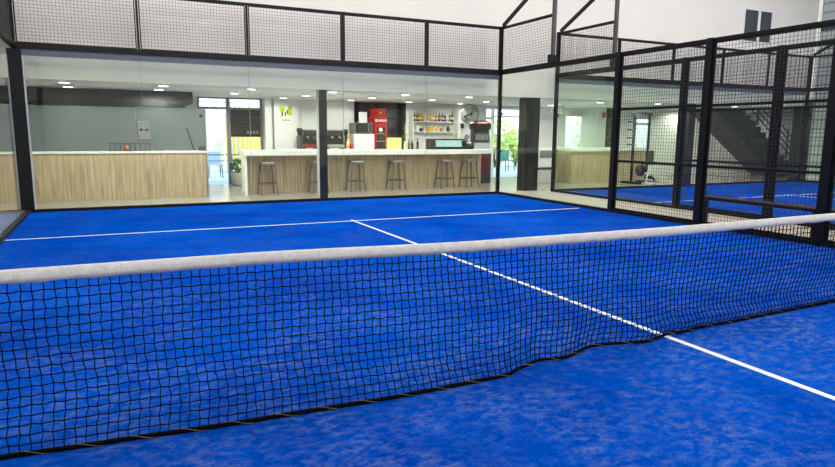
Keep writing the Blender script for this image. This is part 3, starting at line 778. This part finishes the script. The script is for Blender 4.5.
# refrigerated display case
d = thing('display_case', (4.72, 12.32, 1.036), 'low glass-fronted refrigerated display case on the bar worktop', 'display case')
MB().box(4.24, 12.14, 1.036, 5.34, 12.5, 1.11, .008).build('base', 'black', d)
MB().prism([(12.16, 1.11), (12.20, 1.285), (12.48, 1.285), (12.48, 1.11)], 'x', 4.38, 5.20).build('glass_front', 'teal_glass', d)
MB().box(4.34, 12.19, 1.286, 5.22, 12.5, 1.325, .008).build('top', 'black', d)
for a in (4.24, 5.20):
    MB().prism([(12.15, 1.11), (12.17, 1.26), (12.23, 1.32), (12.5, 1.32), (12.5, 1.11)], 'x', a, a + .14).build('end_cap', 'black', d)
# till and monitor
p = thing('cash_register', (5.42, 12.35, 1.036), 'black cash register with a tilted grey screen beside the display case', 'cash register')
MB().box(5.37, 12.2, 1.036, 5.60, 12.5, 1.13, .008).build('drawer', 'black', p)
MB().prism([(12.24, 1.13), (12.24, 1.2), (12.36, 1.27), (12.46, 1.27), (12.46, 1.13)], 'x', 5.39, 5.57).build('keypad', 'dgrey', p)
MB().bar((5.44, 12.42, 1.26), (5.52, 12.40, 1.43), .14, .02, (0, 1, 0)).build('screen', 'mgrey', p)
# slot machine
s = thing('slot_machine', (6.3, 13.3, ZF), 'dark slot machine with a red arched top at the right end of the bar', 'slot machine')
MB().prism([(12.95, ZF), (12.95, .9), (13.08, .95), (13.02, 1.15), (13.1, 1.6), (13.28, 1.6), (13.28, ZF)], 'x', 6.12, 6.66).build('cabinet', 'dgrey', s)
tp = MB(); pts = [(6.08, 1.6), (6.08, 1.74)] + [(6.39 - .31 * math.cos(a), 1.74 + .12 * math.sin(a)) for a in [math.pi * k / 10 for k in range(1, 10)]] + [(6.70, 1.74), (6.70, 1.6)]
tp.prism(pts, 'y', 13.06, 13.28); top = tp.build('top_sign', 'black', s)
rp = MB(); pts = [(6.16, 1.76)] + [(6.39 - .23 * math.cos(a), 1.77 + .06 * math.sin(a)) for a in [math.pi * k / 8 for k in range(0, 9)]] + [(6.62, 1.76)]
rp.prism(pts, 'y', 13.045, 13.059); rp.build('red_panel', 'red', top)
wm = MB()
for k in range(4): wm.box(6.25 + .085 * k, 13.036, 1.78, 6.30 + .085 * k, 13.044, 1.805)
wm.build('lettering', 'white', top)
MB().bar((6.14, 13.075, 1.55), (6.60, 13.075, 1.55), .012, .06).bar((6.14, 13.05, 1.36), (6.60, 13.05, 1.36), .012, .2).build('reel_window', 'black', s)
rb = MB()
for k in range(5): rb.box(6.16 + .09 * k, 13.02, 1.29, 6.225 + .09 * k, 13.04, 1.45)
rb.build('reel', 'mgrey', s)
MB().box(6.12, 12.98, 1.0, 6.62, 13.075, 1.2).build('button_deck', 'lgrey', s)
MB().box(6.2, 12.935, .3, 6.55, 12.949, .8).build('belly_glass', 'dred', s)
# wall fan
f = thing('wall_fan', (7.0, 14.7, 1.85), 'round grey wall fan on the white wall panel above the slot machine', 'fan')
fy = 14.42; fc = (6.76, 2.08); fr_ = .31
cg = MB()
for rr, yy in ((fr_, fy), (fr_ * .97, fy - .06), (fr_ * .97, fy + .06), (fr_ * .6, fy - .075), (fr_ * .6, fy + .07), (.06, fy - .08)):
    cg.tube([(fc[0] + rr * math.cos(a), yy, fc[1] + rr * math.sin(a)) for a in [2 * math.pi * k / 28 for k in range(28)]], .006 if rr < fr_ * .98 else .012, 5, closed=True)
for k in range(20):
    a = 2 * math.pi * k / 20
    cg.tube([(fc[0] + .06 * math.cos(a), fy - .08, fc[1] + .06 * math.sin(a)), (fc[0] + fr_ * .6 * math.cos(a), fy - .075, fc[1] + fr_ * .6 * math.sin(a)), (fc[0] + fr_ * math.cos(a), fy, fc[1] + fr_ * math.sin(a))], .003, 4)
cg.build('guard', 'mgrey', f)
for k in range(3):
    a = 2 * math.pi * k / 3 + .5; bl = MB()
    ca, sa = math.cos(a), math.sin(a); cb_, sb = math.cos(a + .75), math.sin(a + .75); r1, r2 = .05, fr_ * .9
    P = [(fc[0] + r1 * ca, fy - .02, fc[1] + r1 * sa), (fc[0] + r2 * ca, fy - .035, fc[1] + r2 * sa), (fc[0] + r2 * cb_, fy + .02, fc[1] + r2 * sb), (fc[0] + r1 * cb_, fy + .01, fc[1] + r1 * sb)]
    bl._add(P + [(x, y + .006, z) for x, y, z in P], [(0, 1, 2, 3), (7, 6, 5, 4), (0, 4, 5, 1), (1, 5, 6, 2), (2, 6, 7, 3), (3, 7, 4, 0)]); bl.build('blade', 'lgrey', f)
MB().cyl((fc[0], fy - .05, fc[1]), (fc[0], fy + .14, fc[1]), .06, 16).build('motor', 'dgrey', f)
MB().bar((fc[0], fy + .14, fc[1]), (fc[0], 14.69, fc[1] - .12), .035, .035).box(fc[0] - .06, 14.67, fc[1] - .22, fc[0] + .06, 14.699, fc[1] - .02).build('wall_bracket', 'mgrey', f)
dsp = thing('wall_dispenser', (6.62, 14.66, 1.66), 'small black dispenser on the wall panel beside the shelves', 'dispenser')
MB().box(6.575, 14.61, 1.63, 6.67, 14.699, 1.79, .02).build('body', 'black', dsp); MB().tube([(6.62, 14.69, 1.63), (6.60, 14.69, 1.3), (6.64, 14.69, 1.05)], .006, 5).build('cable', 'mgrey', dsp)

# poster
po = thing('poster', (.96, 14.85, 1.76), 'small green and white poster on the wall left of the coffee machines', 'poster')
MB().box(.79, 14.85, 1.76, 1.13, 14.859, 2.22).build('sheet', 'poster', po)
q = MB()
q.box(.79, 14.846, 2.06, .93, 14.8495, 2.22).box(1.02, 14.846, 1.95, 1.13, 14.8495, 2.22).box(.82, 14.846, 1.9, .88, 14.8495, 2.05); q.build('printed_blocks', 'lime', po)
q = MB(); q.box(.84, 14.842, 1.93, .88, 14.8455, 2.06).box(.92, 14.842, 1.92, .96, 14.8455, 2.04).box(.98, 14.842, 1.98, 1.02, 14.8455, 2.1).box(.84, 14.842, 1.8, 1.08, 14.8455, 1.82); q.build('printed_figures', 'olive', po)

# ------------------------------------------------------------------ garden door (door_1) with shutter
d = thing('door_1', (-.55, YW, ZF), 'dark framed garden door with transoms, open on the left and shuttered on the right', 'door', kind='structure')
f = MB()
f.box(-1.42, 15.02, ZF, -1.36, 15.12, 2.4).box(.27, 15.02, ZF, .33, 15.12, 2.4).box(-.66, 15.0, ZF, -.56, 15.12, 2.36).box(-1.36, 15.02, 2.36, .27, 15.12, 2.4).box(-1.36, 15.02, 2.08, -.66, 15.12, 2.14).box(-.56, 15.02, 2.08, .27, 15.12, 2.14)
f.build('frame', 'mgrey', d)
for a, b_ in ((-1.36, -.66), (-.56, .27)): MB().box(a, 15.06, 2.14, b_, 15.07, 2.36).build('transom_pane', 'pane', d)
sl = MB(); z = 1.33
while z < 2.07: sl.box(-.56, 15.03, z, .27, 15.05, z + .048, .006); z += .054
sl.box(-.56, 15.051, 1.33, .27, 15.06, 2.09); sh = sl.build('shutter', 'shutter', d)
lt = MB()
for k in range(4): lt.box(-.12 + .085 * k, 15.018, 1.42, -.06 + .085 * k, 15.029, 1.49)
lt.build('lettering', 'mgrey', sh)
MB().box(-.56, 15.07, ZF + .05, .27, 15.08, 1.33).build('lower_pane', 'pane', d)
pl = thing('planter', (-.45, 14.75, ZF), 'pale grey planter with a small plant beside the garden door', 'planter')
MB().lathe([(.14, 0), (.16, .02), (.2, .34), (.21, .36), (.18, .36), (.17, .3), (0, .3)], (-.45, 14.75, ZF), 20).build('pot', 'pot', pl)
def leafball(mb, c, r, n, s, rnd):
    for k in range(n):
        d = Vector((rnd.gauss(0, 1), rnd.gauss(0, 1), rnd.gauss(0, 1))).normalized() * r * rnd.uniform(.35, 1) ** .5
        p = Vector(c) + Vector((d.x, d.y, d.z))
        u = Vector((rnd.gauss(0, 1), rnd.gauss(0, 1), rnd.gauss(0, 1))).normalized(); w = u.orthogonal().normalized()
        q = s * rnd.uniform(.6, 1.3)
        mb._add([p - u * q, p + w * q * .4, p + u * q, p - w * q * .4], [(0, 1, 2, 3)])
rd = random.Random(11)
lf = MB(); leafball(lf, (-.45, 14.75, .55), .2, 160, .06, rd); lf.build('foliage', 'dleaf', pl)
MB().cyl((-.45, 14.75, .28), (-.45, 14.75, .5), .02, 8).build('stem', 'bark', pl)
# outside by the garden door
rl = thing('low_railing', (-.9, 16.6, ZF), 'low dark railing outside the garden door', 'railing')
f = MB(); f.bar((-2.0, 16.6, .78), (.4, 16.6, .78), .03, .03); f.bar((-2.0, 16.6, .6), (.4, 16.6, .6), .02, .02); f.build('rail', 'dgrey', rl)
for x in (-1.9, -1.1, -.3, .3): MB().bar((x, 16.6, ZF), (x, 16.6, .78), .03, .03).build('post', 'dgrey', rl)
gt = thing('garden_gate', (-1.0, 20.4, ZF), 'white barred gate in the sun beyond the garden door', 'gate')
f = MB()
for k in range(26): x = -3.0 + .16 * k; f.bar((x, 20.4, .0), (x, 20.4, 2.5), .03, .03)
f.bar((-3.0, 20.4, 2.5), (1.0, 20.4, 2.5), .04, .05); f.bar((-3.0, 20.4, .1), (1, 20.4, .1), .04, .05); f.build('bars', 'lgrey', gt)
def chair(loc, m, label):
    X, Y, Z = loc; r = thing('garden_chair', loc, label, 'chair')
    MB().box(X - .22, Y - .22, Z + .42, X + .22, Y + .22, Z + .45, .01).build('seat', m, r)
    MB().box(X - .22, Y + .19, Z + .45, X + .22, Y + .23, Z + .85, .02).build('backrest', m, r)
    for sx in (-1, 1):
        for sy in (-1, 1): MB().bar((X + sx * .19, Y + sy * .19, Z + .42), (X + sx * .22, Y + sy * .22, Z), .025, .025).build('leg', 'dgrey', r)
    return r
chair((-1.25, 17.5, ZF - .01), 'bluechair', 'pale blue garden chair behind the low railing')
chair((-.6, 18.1, ZF - .01), 'bluechair', 'pale blue garden chair farther out, beside the door post')
tbl = thing('garden_table', (-1.45, 18.5, ZF - .01), 'round pale blue garden table outside the door', 'table')
MB().lathe([(0, .7), (.4, .7), (.41, .72), (.4, .735), (0, .735)], (-1.45, 18.5, ZF), 20).build('tabletop', 'bluechair', tbl)
MB().cyl((-1.45, 18.5, ZF), (-1.45, 18.5, .7), .035, 10).build('pedestal', 'dgrey', tbl)
MB().lathe([(0, 0), (.24, 0), (.24, .02), (0, .03)], (-1.45, 18.5, ZF - .01), 16).build('base', 'dgrey', tbl)
struct(MB().box(-14, 21.5, ZF - .01, -2.2, 21.7, 3.2).build('wall_garden', 'ext_white'), 'white garden wall beyond the door', 'wall')
struct(MB().box(-2.2, 21.5, ZF - .01, .2, 21.7, 2.6).build('wall_garden', 'ext_white'), 'white garden wall behind the gate', 'wall')
struct(MB().box(.2, 20.6, ZF - .01, 8.6, 20.8, 2.15).build('wall_garden', 'cream'), 'sunlit yellow garden wall seen under the shutter', 'wall')
struct(MB().box(8.6, 22.5, ZF - .01, 28, 22.7, 2.0).build('wall_garden', 'ext_white'), 'white garden wall behind the shrubs', 'wall')
def shrub(loc, h, r, label, n=420, m='leaf'):
    o = thing('shrub', loc, label, 'shrub', 'garden shrubs'); X, Y, Z = loc
    lf = MB(); rd = random.Random(int(X * 97))
    for k in range(4): leafball(lf, (X + rd.uniform(-.4, .4) * r, Y + rd.uniform(-.4, .4) * r, Z + h * (.35 + .17 * k)), r * rd.uniform(.6, .95), n // 4, .13, rd)
    lf.build('foliage', m, o)
    t = MB()
    for k in range(3): t.cyl((X, Y, Z), (X + rd.uniform(-.3, .3) * r, Y, Z + h * .5), .03, 6)
    t.build('stem', 'bark', o)
shrub((11.7, 20.6, ZF - .01), 1.75, .7, 'bright green shrub in the garden, left in the right doorway')
shrub((13.1, 21.0, ZF - .01), 1.4, .6, 'yellow-green shrub in the garden, beside the wide charcoal column')
shrub((17.3, 20.5, ZF - .01), 2.6, 1.0, 'tall shrub outside the far counter window', 500)
shrub((19.2, 20.8, ZF - .01), 2.4, .9, 'leafy shrub right outside the far counter window', 500)
shrub((23.0, 20.8, ZF - .01), 2.6, 1.1, 'broad shrub outside the window behind the gym machine', 500)
shrub((-2.3, 23.0, ZF - .01), 4.2, 1.5, 'tall tree-like shrub over the gate', 700)
chair((10.75, 18.2, ZF - .01), 'teal', 'teal garden chair outside the right doorway')
# right doorway door_2
d = thing('door_2', (8.7, YW, ZF), 'white framed garden doorway at the right end of the bar', 'door', kind='structure')
f = MB(); f.box(7.62, 15.02, ZF, 7.70, 15.12, 2.34).box(9.77, 15.02, ZF, 9.85, 15.12, 2.34).box(7.70, 15.02, 2.28, 9.77, 15.12, 2.34).box(7.98, 15.02, ZF, 8.06, 15.12, 2.28).box(7.70, 15.02, 1.95, 7.98, 15.12, 2.02).box(7.70, 15.02, ZF, 7.98, 15.12, .08).box(8.06, 15.02, 2.02, 9.77, 15.12, 2.07)
f.build('frame', 'white', d); MB().box(7.70, 15.06, .08, 7.98, 15.07, 1.95).build('side_pane', 'pane', d); MB().box(8.06, 15.06, 2.07, 9.77, 15.07, 2.28).build('transom_pane', 'pane', d)
# white freezer near the wide column
z = thing('chest_freezer', (8.3, 12.6, ZF), 'white and grey cabinet between the wide column and the court corner post', 'cabinet')
MB().box(7.95, 12.35, ZF, 8.55, 12.9, .40, .01).build('lower_body', 'lgrey', z); MB().box(7.97, 12.37, .40, 8.53, 12.88, .48).build('dark_gap', 'dgrey', z)
MB().box(7.95, 12.35, .48, 8.55, 12.9, 1.03, .01).build('upper_body', 'white', z); MB().box(8.0, 12.335, .76, 8.5, 12.349, .98).build('front_panel', 'mgrey', z)

# ------------------------------------------------------------------ far counter, windows, sign, gym machine
r = thing('far_counter', (10.4, 12.9, ZF), 'light wood counter with a white top seen through the side glass of the courts', 'counter')
MB().box(9.03, 12.15, ZF, 12.1, 13.55, .96).build('front_panel', 'wood', r); MB().box(8.97, 12.08, .96, 12.15, 13.6, 1.05, .006).build('worktop', 'wtop', r)
for (a, b_, z0, z1), nme, lab in ((OPEN[3], 'window_3', 'window with green light behind the far counter'), (OPEN[4], 'window_4', 'window with green light behind the gym machine')):
    w = thing(nme, ((a + b_) / 2, YW, z0), lab, 'window', kind='structure')
    MB().box(a, 15.0, z0, a + .05, 15.12, z1).box(b_ - .05, 15.0, z0, b_, 15.12, z1).box(a + .05, 15.0, z0, b_ - .05, 15.12, z0 + .05).box(a + .05, 15.0, z1 - .05, b_ - .05, 15.12, z1).build('frame', 'white', w)
    MB().box(a + .05, 15.05, z0 + .05, b_ - .05, 15.06, z1 - .05).build('pane', 'pane', w)
sg = thing('fire_sign', (12.05, 14.19, 1.98), 'small red and white safety sign on the white pier', 'sign')
MB().box(11.96, 14.18, 1.98, 12.14, 14.199, 2.24).build('plate', 'white', sg); MB().box(11.97, 14.173, 2.06, 12.13, 14.179, 2.235).box(11.99, 14.173, 2.0, 12.03, 14.179, 2.04).build('red_print', 'red', sg)
ns = thing('lit_sign', (8.75, 12.6, 2.12), 'dim yellow lit sign hanging under the ceiling at the far counter', 'sign')
f = MB(); f.box(8.48, 12.58, 2.1, 9.02, 12.62, 2.27)
f.build('backing', 'lgrey', ns)
f = MB()
for k in range(4):
    x = 8.51 + .125 * k
    f.box(x, 12.57, 2.125, x + .1, 12.579, 2.145).box(x, 12.57, 2.225, x + .1, 12.579, 2.245).box(x, 12.57, 2.145, x + .02, 12.579, 2.225)
f.build('lit_strokes', 'glow', ns)
f = MB()
for x in (8.52, 8.98): f.cyl((x, 12.6, 2.27), (x, 12.6, ZC), .006, 6)
f.build('hanger', 'dgrey', ns)

g = thing('gym_machine', (11.1, 11.3, ZF), 'black gym tower with side pegs behind the next court glass', 'gym machine')
for x in (10.72, 11.32): MB().bar((x, 11.35, .06), (x, 11.35, 2.08), .06, .05).build('upright', 'steel', g)
MB().bar((10.6, 11.35, 2.1), (11.42, 11.35, 2.1), .06, .05).bar((10.72, 11.35, 1.80), (11.32, 11.35, 1.80), .05, .05).build('crossbar', 'steel', g)
for z in (1.86, 1.62, 1.38, 1.18): MB().cyl((10.70, 11.35, z), (10.42, 11.3, z), .022, 10).build('peg', 'black', g)
MB().box(10.62, 11.0, ZF, 10.80, 11.7, .06).box(11.24, 11.0, ZF, 11.42, 11.7, .06).build('base', 'steel', g)
MB().bar((11.32, 11.2, 1.0), (11.32, 11.2, .55), .1, .14).build('weight_stack', 'dgrey', g)
e = thing('exercise_bike', (10.95, 10.9, ZF), 'small white exercise bike with a black flywheel at the foot of the gym tower', 'exercise bike')
MB().cyl((10.62, 10.86, .42), (10.62, 10.94, .42), .17, 24).build('flywheel', 'black', e)
f = MB(); f.tube([(10.62, 10.9, .42), (10.9, 10.9, .3), (11.15, 10.9, .2)], .03, 8); f.tube([(10.9, 10.9, .3), (11.02, 10.9, .62)], .028, 8); f.tube([(10.9, 10.9, .3), (10.85, 10.9, .03)], .028, 8); f.build('frame', 'white', e)
MB().box(10.92, 10.80, .62, 11.14, 11.0, .68, .02).build('saddle', 'black', e)
for x in (10.85, 11.15): MB().bar((x, 10.66, ZF + .03), (x, 11.14, ZF + .03), .05, .05).build('foot_bar', 'white', e)
f = MB(); f.tube([(10.62, 10.9, .42), (10.66, 10.9, .6), (10.72, 10.82, .68)], .02, 8); f.build('handlebar', 'black', e)
f = MB(); f.cyl((11.0, 10.82, .22), (11.0, 10.98, .22), .06, 14); f.bar((11.0, 10.8, .22), (11.08, 10.78, .12), .03, .06); f.build('pedal', 'black', e)

# ------------------------------------------------------------------ staircase
s = thing('staircase', (17.3, 12.6, ZF), 'dark staircase with a slatted railing descending to the right behind the next court', 'staircase')
SA = (16.55, 2.39); run, rise, nst = .29, .199, 12
poly = [(14.9, 2.39)]
X, Z = SA; poly.append((X, Z))
for k in range(nst):
    Z2_ = Z - rise if k < nst - 1 else ZF
    poly.append((X, max(Z - rise, ZF))); 
    Z = max(Z - rise, ZF); X += run
    if Z <= ZF + .01: break
    poly.append((X, Z))
poly.append((18.6, ZF))
MB().prism(poly, 'y', 12.05, 13.15).build('flight', 'bulkhead', s)
f = MB(); slope = -rise / run
for k in range(4):
    h = .2 + .22 * k
    x0 = 16.6; z0 = 2.39 + h
    # start where the bar meets the ceiling
    xs_ = x0 + max(0, (z0 - 2.36) / -slope)
    f.bar((xs_, 12.1, z0 + slope * (xs_ - x0)), (X - .1, 12.1, max(.05 + h, z0 + slope * (X - .1 - x0))), .03, .03)
f.build('railing_bar', 'steel', s)
for k in (2, 5, 8, 10):
    xp = 16.6 + run * k; zp = 2.39 - rise * k
    MB().bar((xp + .1, 12.1, zp - .15), (xp + .1, 12.1, min(2.38, zp + .92)), .035, .035).build('railing_post', 'steel', s)
struct(MB().box(19.7, 12.2, ZF, 20.1, 14.2, ZC).build('trim_8', 'grey_wall'), 'grey pier beside the staircase foot', 'trim')

# ------------------------------------------------------------------ added roof fill lights, out of view
for y, e, lab in ((-11.0, 900, 'rearmost long added fill light strip over the camera end'), (-6.5, 640, 'long added fill light strip behind the camera'),
                  (-2.0, 460, 'long added fill light strip over the net'), (2.5, 520, 'long added fill light strip over the far half of the courts'), (6.6, 480, 'long added fill light strip nearest the bar wall')):
    k = MB().box(XL + 2, y - 1.4, ZR - .02, XR - 2, y + 1.4, ZR - .0).build('added_roof_strip', 'roof_glow')  # glowing strip added in the unseen roof to light the hall
    tag(k, lab, 'added_roof_strip')
    la = bpy.data.lights.new('roof_fill', 'AREA'); la.shape = 'RECTANGLE'; la.size = XR - XL - 4; la.size_y = 2.8; la.energy = e * .84; la.color = (1, .958, .865)
    lo = bpy.data.objects.new('roof_fill', la); COL.objects.link(lo); lo.location = ((XL + XR) / 2, y, ZR - .05)

# ------------------------------------------------------------------ sky and sun
wd = bpy.data.worlds.new('sky'); sc.world = wd; wd.use_nodes = True
N = wd.node_tree.nodes; L = wd.node_tree.links; bg = N['Background']
tc = N.new('ShaderNodeTexCoord'); sp = N.new('ShaderNodeSeparateXYZ'); cr = N.new('ShaderNodeValToRGB')
L.new(tc.outputs['Generated'], sp.inputs[0]); L.new(sp.outputs['Z'], cr.inputs['Fac'])
cr.color_ramp.elements[0].color = (.95, .97, 1, 1); cr.color_ramp.elements[1].color = (.75, .88, 1, 1); cr.color_ramp.elements[1].position = .6
L.new(cr.outputs['Color'], bg.inputs['Color']); bg.inputs['Strength'].default_value = 2.2
sd = bpy.data.lights.new('sun', 'SUN'); sd.energy = 3.2; sd.angle = .01; sd.color = (1, .95, .85)
so = bpy.data.objects.new('sun', sd); COL.objects.link(so); so.rotation_euler = (math.radians(38), 0, math.radians(20)); so.location = (0, 18, 12)

# ------------------------------------------------------------------ camera
cam = bpy.data.cameras.new('camera'); co = bpy.data.objects.new('camera', cam); COL.objects.link(co)
a, b_, c = -0.4502, 1.4128, 0.0077
rot = Matrix.Rotation(a, 4, 'Z') @ Matrix.Rotation(b_, 4, 'X') @ Matrix.Rotation(c, 4, 'Z')
co.matrix_world = Matrix.Translation((-3.5737, -3.1968, 1.4683)) @ rot
cam.sensor_width = 36; cam.lens = 36 * 629.1873 / 835; cam.clip_end = 200; cam.clip_start = .02
sc.camera = co
sc.view_settings.view_transform = 'Standard'; sc.view_settings.look = 'None'; sc.view_settings.exposure = 0.0; sc.view_settings.gamma = 1.0
try: sc.view_settings.use_curve_mapping = False
except Exception: pass
sc.cycles.use_denoising = True
sc.cycles.transparent_max_bounces = 24
sc.cycles.max_bounces = 10
